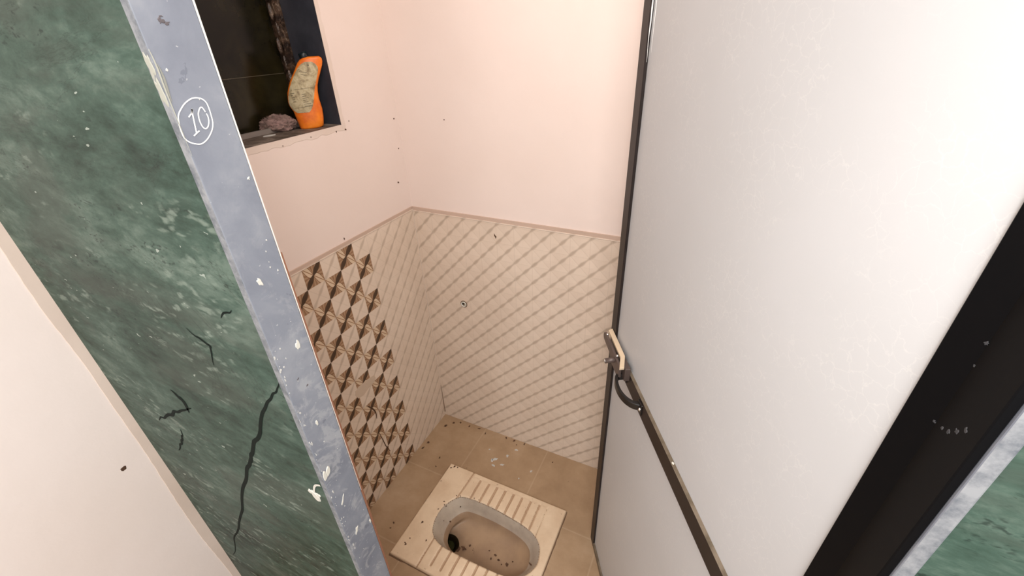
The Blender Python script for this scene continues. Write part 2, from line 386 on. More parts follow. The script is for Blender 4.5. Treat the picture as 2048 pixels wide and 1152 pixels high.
bm = bmesh.new()                   # floor with the pan's opening
hx0, hx1, hy0, hy1 = PX0+0.03, PX1-0.012, PY0+0.03, PY1-0.03
for (a0, b0, a1, b1) in ((XE-0.15, -1.9, hx0, YB+0.15), (hx1, -1.9, 1.6, YB+0.15), (hx0, -1.9, hx1, hy0), (hx0, hy1, hx1, YB+0.15)):
    box(bm, a0, b0, -0.24, a1, b1, 0)
floor = struct(link('floor', bm, M_floor), 'tan stone tiled floor of the cubicle, dusty with faint pale joints', 'floor')
bm = bmesh.new()
for (px, py, s) in ((-0.656, 1.062, .011), (-0.664, 1.055, .008), (-0.612, 1.101, .008), (-0.59, 1.145, .007), (-0.646, 1.033, .008), (-0.613, 1.051, .007), (-0.487, 1.072, .006), (-0.70, 1.10, .004), (-0.52, 1.02, .004)):
    blob(bm, (px, py, 0.0), X, Y, Z, s, s*0.6, 0.0015, random.random()*3, 0.4)
link('white_paint_flecks', bm, M_splash_thin, floor)['kind'] = 'stuff'
bm = bmesh.new()
for (px, py, s) in ((-0.881, 0.971, .005), (-0.87, 0.927, .004), (-0.878, 0.652, .005), (-0.876, .63, .003), (-0.955, 1.135, .009), (-0.93, 1.165, .007), (-0.90, 1.18, .006), (-0.85, 1.178, .006), (-0.80, 1.183, .005), (-0.76, 1.17, .005), (-0.975, 1.02, .008), (-0.98, .985, .006), (-0.66, 1.186, .006), (-0.62, 1.186, .006), (-0.57, 1.188, .005), (-0.17, .70, .008), (-0.60, 1.17, .003), (-0.42, 1.15, .004)):
    blob(bm, (px, py, 0.0), X, Y, Z, s, s*0.55, 0.002, random.random()*3, 0.5)
link('dirt_flecks', bm, M_speck, floor)['kind'] = 'stuff'

bm = bmesh.new(); box(bm, XE-0.15, -1.9, TOP, 1.6, YB+0.15, TOP+0.1); struct(link('ceiling', bm, M_ceiling), 'plain pale ceiling over the cubicle and corridor', 'ceiling')
# left wall with window niche
NY0, NY1, NZ0, NZ1 = 0.40, 0.9536, 1.390, 2.05
PLX = XL-0.005
bm = bmesh.new()
for (y0, z0, y1, z1) in ((YF+0.058, 0, YB+0.15, NZ0), (YF+0.058, NZ1, YB+0.15, TOP), (YF+0.058, NZ0, NY0, NZ1), (NY1, NZ0, YB+0.15, NZ1)):
    box(bm, PLX-0.15, y0, z0, PLX, y1, z1)
bmesh.ops.remove_doubles(bm, verts=bm.verts, dist=1e-5)
wall_left = struct(link('wall_left', bm, M_pink), 'pink plastered side wall with the window niche above chequered tiles', 'wall')
DZ = 1.056
def dado(name, m, b, parent, ledge):
    o = link(name, b, [m, M_pinkdark], parent); return o
bm = bmesh.new(); fs = box(bm, PLX, YI+0.001, 0, XL, YB, DZ); fs[1].material_index = 1
dado('tile_dado', M_tile_left, bm, wall_left, 1)['label'] = 'beige relief tiles with brown chequered starburst squares'
bm = bmesh.new(); box(bm, PLX, YI+0.001, DZ, XL-0.001, YB-0.002, DZ+0.009)
link('painted_tile_edging', bm, M_pinkdark, wall_left)
# thin pale line of grout along the top of the tiles
bm = bmesh.new(); tube(bm, [(XL+0.0005, YI+0.01, DZ-0.003), (XL+0.0005, YB-0.003, DZ-0.003)], 0.0011, 6); link('grout_line', bm, M_grout, wall_left)
# niche lining: dark stone far jamb, stone sill, near jamb, head
bm = bmesh.new(); box(bm, PLX-0.148, NY1-0.0, NZ0, PLX+0.0005, NY1+0.012, NZ1); 
link('niche_jamb', bm, M_slate_dark, wall_left)
bm = bmesh.new(); box(bm, PLX-0.148, NY1-0.0008, NZ0, PLX-0.0005, NY1, NZ1); link('niche_jamb', bm, M_slate_dark, wall_left)
bm = bmesh.new(); box(bm, PLX-0.148, NY0, NZ0, PLX-0.0005, NY0+0.003, NZ1); link('niche_jamb', bm, M_slate_dark, wall_left)
bm = bmesh.new(); box(bm, PLX-0.148, NY0+0.003, NZ1-0.003, PLX-0.0005, NY1-0.001, NZ1); link('niche_head', bm, M_slate_dark, wall_left)
bm = bmesh.new(); box(bm, PLX-0.148, NY0, NZ0-0.004, PLX-0.002, NY1, NZ0+0.0005); link('niche_sill', bm, M_sill, wall_left)
# ragged plaster margin round the niche
def ragged(o, ax, ay, an, length, wmin, wmax, h, n=60, seed=0.0):
    b = bmesh.new(); a = [Vector(o)+ax*(length*i/n) for i in range(n+1)]
    wv = [wmin+(wmax-wmin)*(0.5+(0.6 if length < 1 else 0.9)*noise.noise((length*i/n*(9 if length < 1 else 4)+seed, 0.3, seed))+(0.55 if length < 1 else 0.1)*noise.noise((length*i/n*55+seed, 1.3, seed))) for i in range(n+1)]
    lo = [b.verts.new(p) for p in a]; t0 = [b.verts.new(p+an*h) for p in a]; t1 = [b.verts.new(p+an*h*0.8+ay*q) for p, q in zip(a, wv)]; e = [b.verts.new(p+ay*(q+0.001)) for p, q in zip(a, wv)]
    for A_, B_ in ((lo, t0), (t0, t1), (t1, e)):
        for i in range(n): b.faces.new((A_[i], A_[i+1], B_[i+1], B_[i]))
    bmesh.ops.recalc_face_normals(b, faces=b.faces); return b
M_margin = plaster('pale_patched_plaster', (0.80, 0.69, 0.62, 1), (0.68, 0.56, 0.48, 1))
link('plaster_margin', ragged((PLX, NY0, NZ0), Y, -Z, X, NY1-NY0+0.012, 0.010, 0.019, 0.0009, 220, 3.3), M_margin, wall_left)
link('plaster_margin', ragged((PLX, NY1, NZ0-0.01), Z, Y, X, NZ1-NZ0, 0.010, 0.017, 0.0012, 90, 8.1), M_margin, wall_left)
bm = bmesh.new()
for (y, z, s) in ((1.181, 1.369, .0032), (1.18, 1.275, .0025), (1.15, 1.167, .0035), (0.965, 1.376, .0035), (0.985, 1.395, .0018), (0.93, 1.376, .002), (0.75, 1.375, .002), (0.864, 1.075, .003), (.84, 1.379, .002)):
    blob(bm, (PLX, y, z), Y, Z, X, s, s*0.7, 0.0012, random.random()*3, .5)
link('dirt_flecks', bm, M_speck, wall_left)['kind'] = 'stuff'
# rough patch let into the tiles and the cracks below it
bm = bmesh.new()
prism(bm, [(0.745, .552), (0.76, .558), (0.80, .556), (0.838, .549), (0.842, .533), (0.83, .522), (0.80, .519), (0.772, .510), (0.748, .516), (0.741, .535)], (XL-0.002, 0, 0), Y, Z, X, 0.0035)
link('mortar_patch', bm, M_render, wall_left)
bm = bmesh.new(); ribbon(bm, [(0.776, .452), (0.792, .425), (0.802, .395), (0.800, .365)], Y, Z, X, (XL, 0, 0), (0.002, .006), 0.001)
ribbon(bm, [(0.792, .298), (0.800, .25), (0.808, .20), (0.822, .155)], Y, Z, X, (XL, 0, 0), (0.0015, .004), 0.001)
link('tile_crack', bm, M_speck, wall_left)

# window at the back of the niche
win = struct(empty('window_1', (PLX-0.148, (NY0+NY1)/2, NZ0+0.001)), 'dark night window with grimy brown frame behind the niche', 'window')
wx = 0.0
def wl(bm_, x0, y0, z0, x1, y1, z1):  # box in window-local coordinates
    box(bm_, x0, y0, z0, x1, y1, z1)
hw = (NY1-NY0)/2
bm = bmesh.new(); wl(bm, 0.002, hw-0.026, 0.0, 0.030, hw-0.001, 0.655); wl(bm, 0.002, -hw+0.004, 0, 0.03, -hw+0.03, .655)
wl(bm, 0.002, -hw+0.03, 0.63, 0.03, hw-0.026, 0.655)
for i in range(14):
    t = i/14; bmesh.ops.create_icosphere(bm, subdivisions=2, radius=0.006+0.005*random.random(), matrix=Matrix.Translation((0.026, hw-0.026+random.uniform(-.010, .006), 0.04+t*0.55)) @ Matrix.Diagonal((0.8, 1, 3.0, 1)))
link('window_frame', bm, M_winframe, win)
bm = bmesh.new(); wl(bm, 0.002, -hw+0.03, 0.0, 0.05, hw-0.026, 0.006); wl(bm, 0.002, -hw+0.03, 0.006, 0.008, hw-0.026, 0.02); wl(bm, 0.044, -hw+0.03, 0.006, 0.05, hw-0.026, 0.012)
M_track = mat('dusty_grey_track', (0.22, 0.19, 0.17, 1), 0.6); link('window_track', bm, M_track, win)
bm = bmesh.new(); box(bm, 0.004, -hw+0.03, 0.006, 0.009, hw-0.026, 0.64); link('pane', bm, M_glass, win)
bm = bmesh.new(); box(bm, 0.009, -0.12, 0.133, 0.0105, hw-0.03, 0.1342); link('pane_clip', bm, M_clip, win)

# back wall
bm = bmesh.new(); box(bm, PLX, YB+0.005, 0, XR, YB+0.15, TOP)
wall_back = struct(link('wall_back', bm, M_pink), 'pink plastered back wall above diagonal patterned tiles', 'wall')
bm = bmesh.new(); fs = box(bm, PLX, YB, 0, XR, YB+0.0049, DZ-0.004); fs[1].material_index = 1
dado('tile_dado', M_tile_back, bm, wall_back, 1)['label'] = 'beige relief tiles with slanting tan lines'
bm = bmesh.new(); box(bm, PLX, YB+0.001, DZ-0.004, XR, YB+0.0049, DZ+0.008); link('painted_tile_edging', bm, M_pinkdark, wall_back)
bm = bmesh.new(); tube(bm, [(XL, YB-0.0005, DZ-0.007), (XR-0.01, YB-0.0005, DZ-0.007)], 0.0011, 6); link('grout_line', bm, M_grout, wall_back)
bm = bmesh.new(); blob(bm, (-0.66, YB, 1.001), X, Z, -Y, .003, .008, .001, 0.3, .5); blob(bm, (-0.82, YB+0.0045, 1.02+.35), X, Z, -Y, .002, .002, .0005)
link('dirt_flecks', bm, M_speck, wall_back)['kind'] = 'stuff'
# grimy corner grout near the floor and pale corner filler
bm = bmesh.new(); tube(bm, [(XL+.001, YB-.001, .02), (XL+.001, YB-.001, .10), (XL+.001, YB-.001, .19)], [.003, .0018, .0008], 6); link('corner_grime', bm, M_grime, wall_back)
bm = bmesh.new(); tube(bm, [(XL+.0, YB-.0, .22), (XL+.0, YB-.0, DZ)], .0012, 6); link('corner_grout', bm, M_grout, wall_back)
# right wall, closing the cubicle behind the door
bm = bmesh.new(); box(bm, XR, YI, 0, XR+0.12, YB+0.15, TOP)
struct(link('wall_right', bm, M_pink), 'pink plastered wall behind the open door', 'wall')
bm = bmesh.new(); box(bm, XE-0.15, -1.9, 0, XE, YF+0.057, TOP)
wall_end = struct(link('wall_end', bm, M_pale), 'pale pink corridor wall at the left, meeting the green marble', 'wall')
link('painted_edge_band', ragged((XE, YF, 0), Z, -Y, X, TOP, 0.016, 0.026, 0.0018, 160, 5.2), plaster('brushed_pink_band', (0.80, 0.66, 0.57, 1), (0.70, 0.56, 0.47, 1)), wall_end)
bm = bmesh.new(); blob(bm, (XE, 0.199, 0.692), Y, Z, X, .006, .006, .001); link('dirt_spot', bm, M_speck, wall_end)

# front partition: plaster core with marble facing, stone door jamb
bm = bmesh.new(); gx0, gx1 = -0.518, 0.1826
box(bm, XE, YF+0.012, 0, gx0, YI, TOP); box(bm, gx1, YF+0.012, 0, 1.6, YI, TOP); box(bm, gx0, YF+0.012, HEAD+0.013, gx1, YI, TOP)
wall_front = struct(link('wall_front', bm, M_pink), 'front partition of the cubicle', 'wall')
bm = bmesh.new(); box(bm, XE, YF, 0, gx0, YF+0.012, 2.25)
mf = link('marble_facing', bm, M_marble, wall_front); mf['label'] = 'green marble facing left of the doorway'
bm = bmesh.new(); box(bm, gx1, YF, 0, 1.6, YF+0.012, 2.25)
link('marble_facing', bm, M_marble, wall_front)['label'] = 'green marble facing right of the doorway'
bm = bmesh.new(); box(bm, gx0, YF, HEAD+0.013, gx1, YF+0.012, 2.25); link('marble_facing', bm, M_marble, wall_front)
bm = bmesh.new()
for L_, w_ in (([(-0.522, 1.175), (-0.56, 1.13), (-0.626, 1.041), (-0.70, .93), (-0.758, 0.849), (-0.926, 0.582), (-1.06, .37), (-1.151, 0.22)], (0.004, 0.022)),
               ([(-1.051, 0.866), (-0.99, .905), (-0.943, 0.935), (-0.85, 0.985)], (0.006, 0.02)), ([(-0.703, 1.223), (-0.677, 1.206), (-0.661, 1.201), (-0.677, 1.156)], (0.003, 0.012)),
               ([(-0.968, 0.871), (-1.0, .82), (-1.052, 0.762)], (0.004, 0.016)), ([(-0.593, 1.267), (-0.554, 1.292)], (0.002, 0.008)), ([(-.90, 1.02), (-.868, .995), (-.872, .965)], (.004, .03))):
    L2 = [(p.x+0.012*noise.noise((p.x*9, p.y*9, 3)), p.y+0.010*noise.noise((p.x*60, p.y*60, 9))) for p in smoothline([(a, c_, 0) for a, c_ in L_], 5)]
    ribbon(bm, L2, X, Z, -Y, (0, YF, 0), (w_[0]*.35, w_[1]*.42), 0.0006)
link('marble_crack', bm, M_crack, mf)
bm = bmesh.new()
ribbon(bm, [(-0.5216, 0.9397), (-0.5345, 0.9325), (-.543, .92), (-0.549, 0.903)], X, Z, -Y, (0, YF, 0), 0.0045, 0.0012)
blob(bm, (-0.5494, YF, 0.892), X, Z, -Y, .0085, .0145, .002, .3, .1); blob(bm, (-0.561, YF, 0.899), X, Z, -Y, .006, .005, .0015)
blob(bm, (-0.541, YF, 0.899), X, Z, -Y, .005, .005, .0015)
link('paint_drip', bm, M_splash, mf)

# stone jamb: thin slabs lining the opening
def jamb(name, x0, x1, z1, label, parent):
    b_ = bmesh.new(); box(b_, x0, 0.2685, 0, x1, YI, z1); bevel(b_, 0.0012, 2)
    for f in b_.faces:
        if f.calc_center_median().y < 0.2690: f.material_index = 1
    o = link(name, b_, [M_slate, M_slate_edge], parent)
    if label: o['label'] = label
    return o
frame = struct(empty('trim_1', (JL, 0.30, 0)), 'blue grey stone slab lining the doorway, numbered on its left side', 'door jamb')
def local(o): o.location = o.location-frame.location; return o
js = local(jamb('stone_jamb', gx0, JL, HEAD, 'blue grey stone slab with white circled number', frame))
local(jamb('stone_jamb', JR, gx1, HEAD, None, frame))
b_ = bmesh.new(); box(b_, gx0, 0.2685, HEAD, gx1, YI, HEAD+0.013); local(link('stone_lintel', b_, M_slate, frame))
# black painted metal door frame on the hinge side
b_ = bmesh.new(); box(b_, JR-0.006, 0.271, 0, JR, 0.322, HEAD); bevel(b_, 0.0008, 1)
local(link('metal_frame_strip', b_, M_black, frame))['label'] = 'black strip on the hinge side'
b_ = bmesh.new()
for (y_, z_, r_) in ((.304, 1.360, .0014), (.297, 1.364, .0015), (.291, 1.3705, .0016), (.285, 1.378, .0016)): blob(b_, (JR-0.006, y_, z_), Y, Z, -X, r_, r_, .0004, random.random()*3, .5)
local(link('pale_scuff', b_, M_scuff, frame))
# pale paint line and brown stained line along the inner arris
b_ = bmesh.new(); tube(b_, [(JL+0.0002, YI+0.0005, z) for z in (0.86, 1.2, 1.5, 1.8, HEAD)], [.0004, .0006, .0009, .0013, .0014], 6); local(link('paint_line', b_, M_whiteedge, frame))
b_ = bmesh.new(); tube(b_, [(JL-0.0005, YI+0.0025, z) for z in (0, 1.0, 1.36)], [.0022, .0022, .0015], 6); local(link('grout_line', b_, M_brownedge, frame))
# painted number
CIR = [[0.2954, 1.553], [0.2901, 1.5528], [0.2828, 1.5497], [0.277, 1.5453], [0.2721, 1.54], [0.269+.0006, 1.5333], [0.2685, 1.5249], [0.2690, 1.518], [0.2723, 1.5134], [0.2779, 1.5104], [0.2834, 1.5095], [0.2899, 1.5121], [0.2956, 1.5166], [0.3002, 1.5219], [0.303, 1.5281], [0.3039, 1.5345], [0.3043, 1.5409], [0.3037, 1.5474], [0.3005, 1.5514], [0.2954, 1.553]]
ONE = [[[0.2808, 1.5364], [0.2828, 1.538], [0.2848, 1.5392]], [[0.287, 1.5436], [0.2862, 1.541], [0.2858, 1.5393], [0.2842, 1.5308], [0.2825, 1.5211]], [[0.2788, 1.5184], [0.2828, 1.5206], [0.2862, 1.5222]], [[0.2848, 1.5392], [0.2860, 1.5412], [0.2870, 1.5434]]]
ZERO = [[0.2996, 1.5372], [0.3001, 1.5340], [0.2994, 1.5302], [0.2978, 1.5266], [0.2957, 1.5240], [0.2932, 1.5230], [0.2912, 1.5245], [0.2902, 1.5285], [0.2903, 1.5335], [0.2918, 1.5388], [0.2950, 1.5430], [0.2974, 1.5434], [0.2986, 1.5410], [0.2992, 1.5386]]
b_ = bmesh.new(); ribbon(b_, CIR, Y, Z, X, (JL, 0, 0), 0.00125, 0.0004)
for L_ in ONE: ribbon(b_, L_, Y, Z, X, (JL, 0, 0), 0.00135, 0.0005)
ribbon(b_, ZERO, Y, Z, X, (JL, 0, 0), 0.00125, 0.0005)
pn = link('painted_number', b_, M_paint, js); pn['label'] = 'white hand painted number 10 in a circle'
# splashes, smudge and chipped edge on the jamb
b_ = bmesh.new()
blob(b_, (JL, 0.2819, .972), Y, Z, X, .0044, .0105, .0012, -.25, .12); blob(b_, (JL, 0.2735, .969), Y, Z, X, .0042, .011, .001, -.1, .2)
blob(b_, (JL, 0.3076, 1.2224), Y, Z, X, .0038, .0075, .0008, 0, .3); blob(b_, (JL, .2886, 1.3377), Y, Z, X, .003, .006, .0008, .3, .35)
blob(b_, (JL, .2873, .884), Y, Z, X, .0016, .011, .0008, -.5, .3); blob(b_, (JL, .2931, 1.077), Y, Z, X, .002, .005, .0008, 0, .4)
blob(b_, (JL, .2915, .782), Y, Z, X, .003, .009, .0008, -.4, .4); blob(b_, (JL, .3238, .764), Y, Z, X, .002, .006, .0008, 0, .4)
blob(b_, (JL, .3205, 1.462-.0), Y, Z, X, .0014, .002, .0006, 0, .5)
link('paint_splash', b_, M_splash, js)
b_ = bmesh.new()
for i in range(46):
    t = random.random(); z = 0.62+0.62*t; y = 0.2695+abs(random.gauss(0, 0.004)); s = random.uniform(.0004, .0013)
    blob(b_, (JL, y, z), Y, Z, X, s, s*random.uniform(1, 3.5), .0005, 0, .5, 9)
for i in range(26):
    s = random.uniform(.0004, .0011); blob(b_, (JL, random.uniform(.275, .322), random.uniform(.7, 1.72)), Y, Z, X, s, s*1.5, .0005, 0, .5, 9)
link('paint_flecks', b_, M_splash_thin, js)['kind'] = 'stuff'
b_ = bmesh.new(); blob(b_, (JL, .2895, 1.6207), Y, Z, X, .0028, .0022, .0004, .5, .6); blob(b_, (JL, .2945, 1.6185), Y, Z, X, .0022, .0012, .0004, .4, .6); blob(b_, (JL, .2912, 1.6245), Y, Z, X, .0018, .0006, .0004, 0, .6)
blob(b_, (JL, .3000, 1.151), Y, Z, X, .003, .001, .0004, .5, .6); blob(b_, (JL, .29, 1.172), Y, Z, X, .002, .001, .0004, .5, .6)
link('dark_smudge', b_, M_darkmark, js)
b_ = bmesh.new(); ribbon(b_, [[0.2690, 1.5985], [0.2697, 1.592], [0.2700, 1.581], [0.2694, 1.566], [0.2692, 1.548], [0.2692, 1.50]], Y, Z, X, (JL, 0, 0), (.0003, .0017), 0.0005)
link('broken_edge', b_, M_chip, js)
b_ = bmesh.new(); ribbon(b_, [[0.2715, 1.586], [0.2722, 1.575], [0.2712, 1.563], [0.2706, 1.552]], Y, Z, X, (JL, 0, 0), (.0003, .0022), 0.0007)
link('broken_edge', b_, M_chipdark, js)
b_ = bmesh.new()
for (a, c_, w_) in ((-.016, 1.585, .004), (-.017, 1.562, .004)):
    blob(b_, (JL-0.007, .2685, c_), X, Z, -Y, .0045, .012, .0006, 0, .4)
link('broken_edge', b_, M_chip, js)

# ================================================================ DOOR
DA = Vector((-0.1557, 0.8667, 0.0)); ang = math.atan2(-0.8647, 0.5024)
door = struct(empty('door_1', DA, ang), 'white laminate door in dark brown aluminium frame, standing open', 'door')
S0, S1, DT = -0.046, 0.652, 1.985
def dpart(name, m, boxes, bev=0.0008, label=None, smooth=False):
    b_ = bmesh.new()
    for bx_ in boxes: box(b_, *bx_)
    if bev: bevel(b_, bev, 1)
    o = link(name, b_, m, door)
    if label: o['label'] = label
    return o
dpart('door_panel', M_door, [(S0+.01, 0.006, 0.02, S1-.01, 0.020, DT-.02)], 0, 'white crackle patterned laminate panel')
dpart('latch_stile', M_alu, [(S0, 0.0, 0.004, S0+0.034, 0.028, DT)])
dpart('hinge_stile', M_black, [(S1-0.034, 0.0, 0.004, S1, 0.028, DT)])
dpart('bottom_rail', M_alutop, [(S0+0.034, 0.0, 0.004, S1-0.034, 0.028, 0.026)])
dpart('top_rail', M_alu, [(S0+0.034, 0.0, DT-.04, S1-0.034, 0.028, DT)])
rail = dpart('lock_rail', [M_alu, M_alutop], [(S0+0.034, -0.001, 0.884, S1-0.034, 0.006, 0.926)], 0)
for p in rail.data.polygons:
    if p.normal.z > 0.5: p.material_index = 1  # upper face of the rail gets the paler brown
bm = bmesh.new(); box(bm, S0+0.034, 0.020, 0.884, S1-0.034, 0.026, 0.926); link('lock_rail', bm, M_alu, door)
# matte white strips painting a bright highlight along the latch stile, near the top
bm = bmesh.new(); tube(bm, [(S0+0.0345, 0.0030+0.0010*noise.noise((0, 0, z*30)), z) for z in [1.545+0.01*k for k in range(44)]], [0.0002+0.0013*min(1, k/8)*(0.6+abs(noise.noise((1, 2, k*.7)))) for k in range(44)], 6); link('painted_highlight', bm, M_paint, door)['label'] = 'white painted highlight beside the dark stile'
bm = bmesh.new(); tube(bm, [(S0+0.0440, 0.0060, z) for z in (1.56, 1.62, 1.75, DT-.04)], [.0002, .0007, .0008, .0008], 6); link('painted_highlight', bm, M_paint, door)['label'] = 'white painted highlight beside the dark stile'

# latch: upright brown plate standing off the rail, strap on top painted pale for its lit edge, bolt pin
lat = bpy.data.objects.new('door_latch', None); COL.objects.link(lat); lat.parent = door; lat.location = (0, 0, 0)
def lpart(name, m, b_, smooth=False, label=None):
    o = link(name, b_, m, lat, smooth)
    if label: o['label'] = label
    return o
# plan outlines: x = along the door, y negative = towards the viewer
bm = bmesh.new()
prism(bm, [(-0.029, -0.0125), (-0.034, -0.001), (0.073, -0.0025), (0.113, -0.0165), (0.113, -0.0275), (0.0745, -0.0135)], (0, 0, .944), X, Y, Z, 0.006)
bevel(bm, 0.0006, 1); lpart('latch_strap', M_strap_lit, bm, label='angled latch strap with its lit top edge painted pale')
bm = bmesh.new()
out = []
for k in range(13):
    q = math.pi/2+math.pi*k/12; out.append((-0.022+0.011*math.cos(q), 0.940+0.011*math.sin(q)-.004))
out += [(0.020, .922), (0.045, .906), (0.095, .905), (0.10, .912), (0.098, .940), (0.03, .945), (0.0, .946)]
prism(bm, out, (0, -0.0230, 0), X, Z, Y, 0.006); bevel(bm, 0.0005, 1); lpart('latch_plate', M_plate, bm)
bm = bmesh.new(); tube(bm, [(0.062, -0.012, .932), (0.062, -0.045, .930)], 0.0062, 14); lpart('bolt_pin', M_plate, bm, True)
bm = bmesh.new(); tube(bm, [(0.062, -0.045, .930), (0.062, -0.0465, .930)], 0.0050, 14); lpart('bolt_pin_tip', M_steel, bm, True)
bm = bmesh.new(); box(bm, 0.04, -0.013, .908, .112, 0.0, .943); bevel(bm, .001, 1); lpart('latch_body', M_plate, bm)
for (s_, d_, z_) in ((-0.016, -0.0185, .946), (0.067, -0.0185, .946), (0.078, 0.002, .934)):
    bm = bmesh.new(); bmesh.ops.create_uvsphere(bm, u_segments=12, v_segments=8, radius=0.0035, matrix=Matrix.Translation((s_, d_, z_))); lpart('screw', M_steel, bm, True)
# D-shaped pull handle standing out from the lock rail
hd = bpy.data.objects.new('pull_handle', None); COL.objects.link(hd); hd.parent = door
zc = .905
path = smoothline([(0.090, 0.0, zc), (0.090, -0.012, zc), (0.092, -0.021, zc), (0.102, -0.0275, zc), (0.120, -0.0315, zc), (0.142, -0.0315, zc), (0.162, -0.0265, zc), (0.176, -0.018, zc), (0.183, -0.009, zc), (0.186, 0.0, zc)], 5)
bm = bmesh.new()
rings = []
for i, p in enumerate(path):
    t = (path[min(i+1, len(path)-1)]-path[max(i-1, 0)]).normalized(); s_ = Vector((-t.y, t.x, 0))
    th = 0.0035+0.0025*abs(1-2*i/(len(path)-1))**2; hh = 0.0085
    rings.append([bm.verts.new(p+s_*th*a+Z*hh*c_) for a, c_ in ((-1, -.8), (-.8, -1), (.8, -1), (1, -.8), (1, .8), (.8, 1), (-.8, 1), (-1, .8))])
for i in range(len(rings)-1):
    for k in range(8): bm.faces.new((rings[i][k], rings[i][(k+1) % 8], rings[i+1][(k+1) % 8], rings[i+1][k]))
bm.faces.new(rings[0][::-1]); bm.faces.new(rings[-1]); bmesh.ops.recalc_face_normals(bm, faces=bm.faces)
link('grip', bm, M_handle, hd)
bm = bmesh.new(); box(bm, 0.078, -0.004, zc-.014, 0.100, 0.0, zc+.014); bevel(bm, .001, 1); link('mounting_foot', bm, M_handle, hd)
bm = bmesh.new(); box(bm, 0.178, -0.004, zc-.014, 0.200, 0.0, zc+.014); bevel(bm, .001, 1); link('mounting_foot', bm, M_handle, hd)
bm = bmesh.new(); bmesh.ops.create_uvsphere(bm, u_segments=12, v_segments=8, radius=0.0042, matrix=Matrix.Translation((0.1945, -0.004, zc))); link('screw', bm, M_steel, hd, True)
bm = bmesh.new()
for (s_, z_, r_) in ((.643, 1.409, .0016), (.6405, 1.4255, .0013), (.640, 1.357, .0010)): blob(bm, (s_, -0.0002, z_), X, Z, -Y, r_, r_*.9, .0004, random.random()*3, .5)
link('pale_scuff', bm, M_scuff, door)
# nick in the rail's upper edge
bm = bmesh.new(); blob(bm, (0.345, 0.003, .926), X, Y, Z, .003, .002, .0008); link('paint_fleck', bm, M_splash, door)

# ================================================================ SQUAT PAN
pan = empty('squat_toilet', ((PX0+PX1)/2, (PY0+PY1)/2, 0.0))
tag(pan, 'cream ceramic squat toilet pan with ribbed foot rests set in the floor', 'toilet')
pc = Vector(((PX0+PX1)/2, (PY0+PY1)/2, 0))
OUT = [(-0.684, .847), (-0.647, .853), (-0.609, .855), (-0.549, .854), (-0.476, .848), (-0.42, .840), (-0.37, .825), (-0.338, .800), (-0.323, .765), (-0.320, .730), (-0.335, .695), (-0.358, .672), (-0.390, .658), (-0.428, .652), (-0.518, .648), (-0.614, .648), (-0.650, .650), (-0.684, .658), (-0.715, .679), (-0.731, .71), (-0.737, .744), (-0.734, .78), (-0.720, .812), (-0.704, .834)]
bc = Vector((-0.53, 0.752, 0))
NA = 900
def closed_interp(pts):
    P = [Vector((a, c_, 0))-bc for a, c_ in pts]; n = len(P); dense = []
    for i in range(n):
        p0, p1, p2, p3 = P[i-1], P[i], P[(i+1) % n], P[(i+2) % n]
        for k in range(40):
            t = k/40; dense.append(0.5*((2*p1)+(p2-p0)*t+(2*p0-5*p1+4*p2-p3)*t*t+(3*p1-p0-3*p2+p3)*t**3))
    pol = sorted((math.atan2(p.y, p.x), p.length) for p in dense)
    return pol
POL = closed_interp(OUT)
def rad(q):
    q = (q+math.pi) % (2*math.pi)-math.pi
    import bisect
    i = bisect.bisect(POL, (q, 0)); a = POL[i-1]; c_ = POL[i % len(POL)]
    da = (c_[0]-a[0]) % (2*math.pi) or 1e-9; t = ((q-a[0]) % (2*math.pi))/da
    return a[1]+(c_[1]-a[1])*t
TOPZ = 0.014
RIBS = [-0.654, -0.614, -0.577, -0.540, -0.503, -0.466, -0.429, -0.392]
def gw(d, wd_): return max(0.0, 1-(d/wd_)**2)
def panz(x, y):
    z = TOPZ; g = 0
    ymid = 0.757; inzone = -0.700 <= x
    ylim = 0.940 if y > ymid else 0.575
    a = gw(abs(x+0.697+(0.006*(0.96-y)/.1 if y > ymid else 0)), 0.0045)
    g = max(g, a)
    if (y > ymid and y < ylim+.004) or (y < ymid and y > ylim-.004):
        fade = min(1, max(0, (ylim+.004-y)/.008)) if y > ymid else min(1, max(0, (y-ylim+.004)/.008))
        for rx_ in RIBS: g = max(g, gw(abs(x-rx_), 0.0056)*fade)
        g = max(g, gw(abs(x+0.360), 0.003)*fade*0.6)
        if inzone and x < -0.36:  # pillow between the grooves
            z += 0.0012*fade
    return z-0.0035*g, g
bm = bmesh.new(); K = 56; grid = []
for i in range(NA):
    q = -math.pi+2*math.pi*i/NA; cx, sy = math.cos(q), math.sin(q); rin = rad(q)
    tx = ((PX1-bc.x) if cx > 0 else (PX0-bc.x))/cx if abs(cx) > 1e-9 else 1e9
    ty = ((PY1-bc.y) if sy > 0 else (PY0-bc.y))/sy if abs(sy) > 1e-9 else 1e9
    rout = min(tx, ty); col = []
    for k in range(K+1):
        t = k/K; rr = rin+(rout-rin)*t; x_, y_ = bc.x+cx*rr, bc.y+sy*rr; z_, g_ = panz(x_, y_)
        lip = min(1, (rr-rin)/0.006); z_ -= 0.004*(1-lip)**2
        ed = min(x_-PX0, PX1-x_, y_-PY0, PY1-y_); z_ -= 0.004*max(0, 1-ed/0.004)**2
        z_ += 0.0008*noise.noise((x_*18, y_*18, 0))
        col.append((bm.verts.new((x_-pc.x, y_-pc.y, z_)), g_))
    col.append((bm.verts.new((col[-1][0].co.x, col[-1][0].co.y, 0.0)), 0))
    grid.append(col)
for i in range(NA):
    A_, B_ = grid[i], grid[(i+1) % NA]
    for k in range(K+1):
        f = bm.faces.new((A_[k][0], A_[k+1][0], B_[k+1][0], B_[k][0]))
        if A_[k][1] > 0.45 and A_[k+1][1] > 0.3: f.material_index = 1
o = link('foot_plate', bm, [M_pan, M_groove], pan, True)
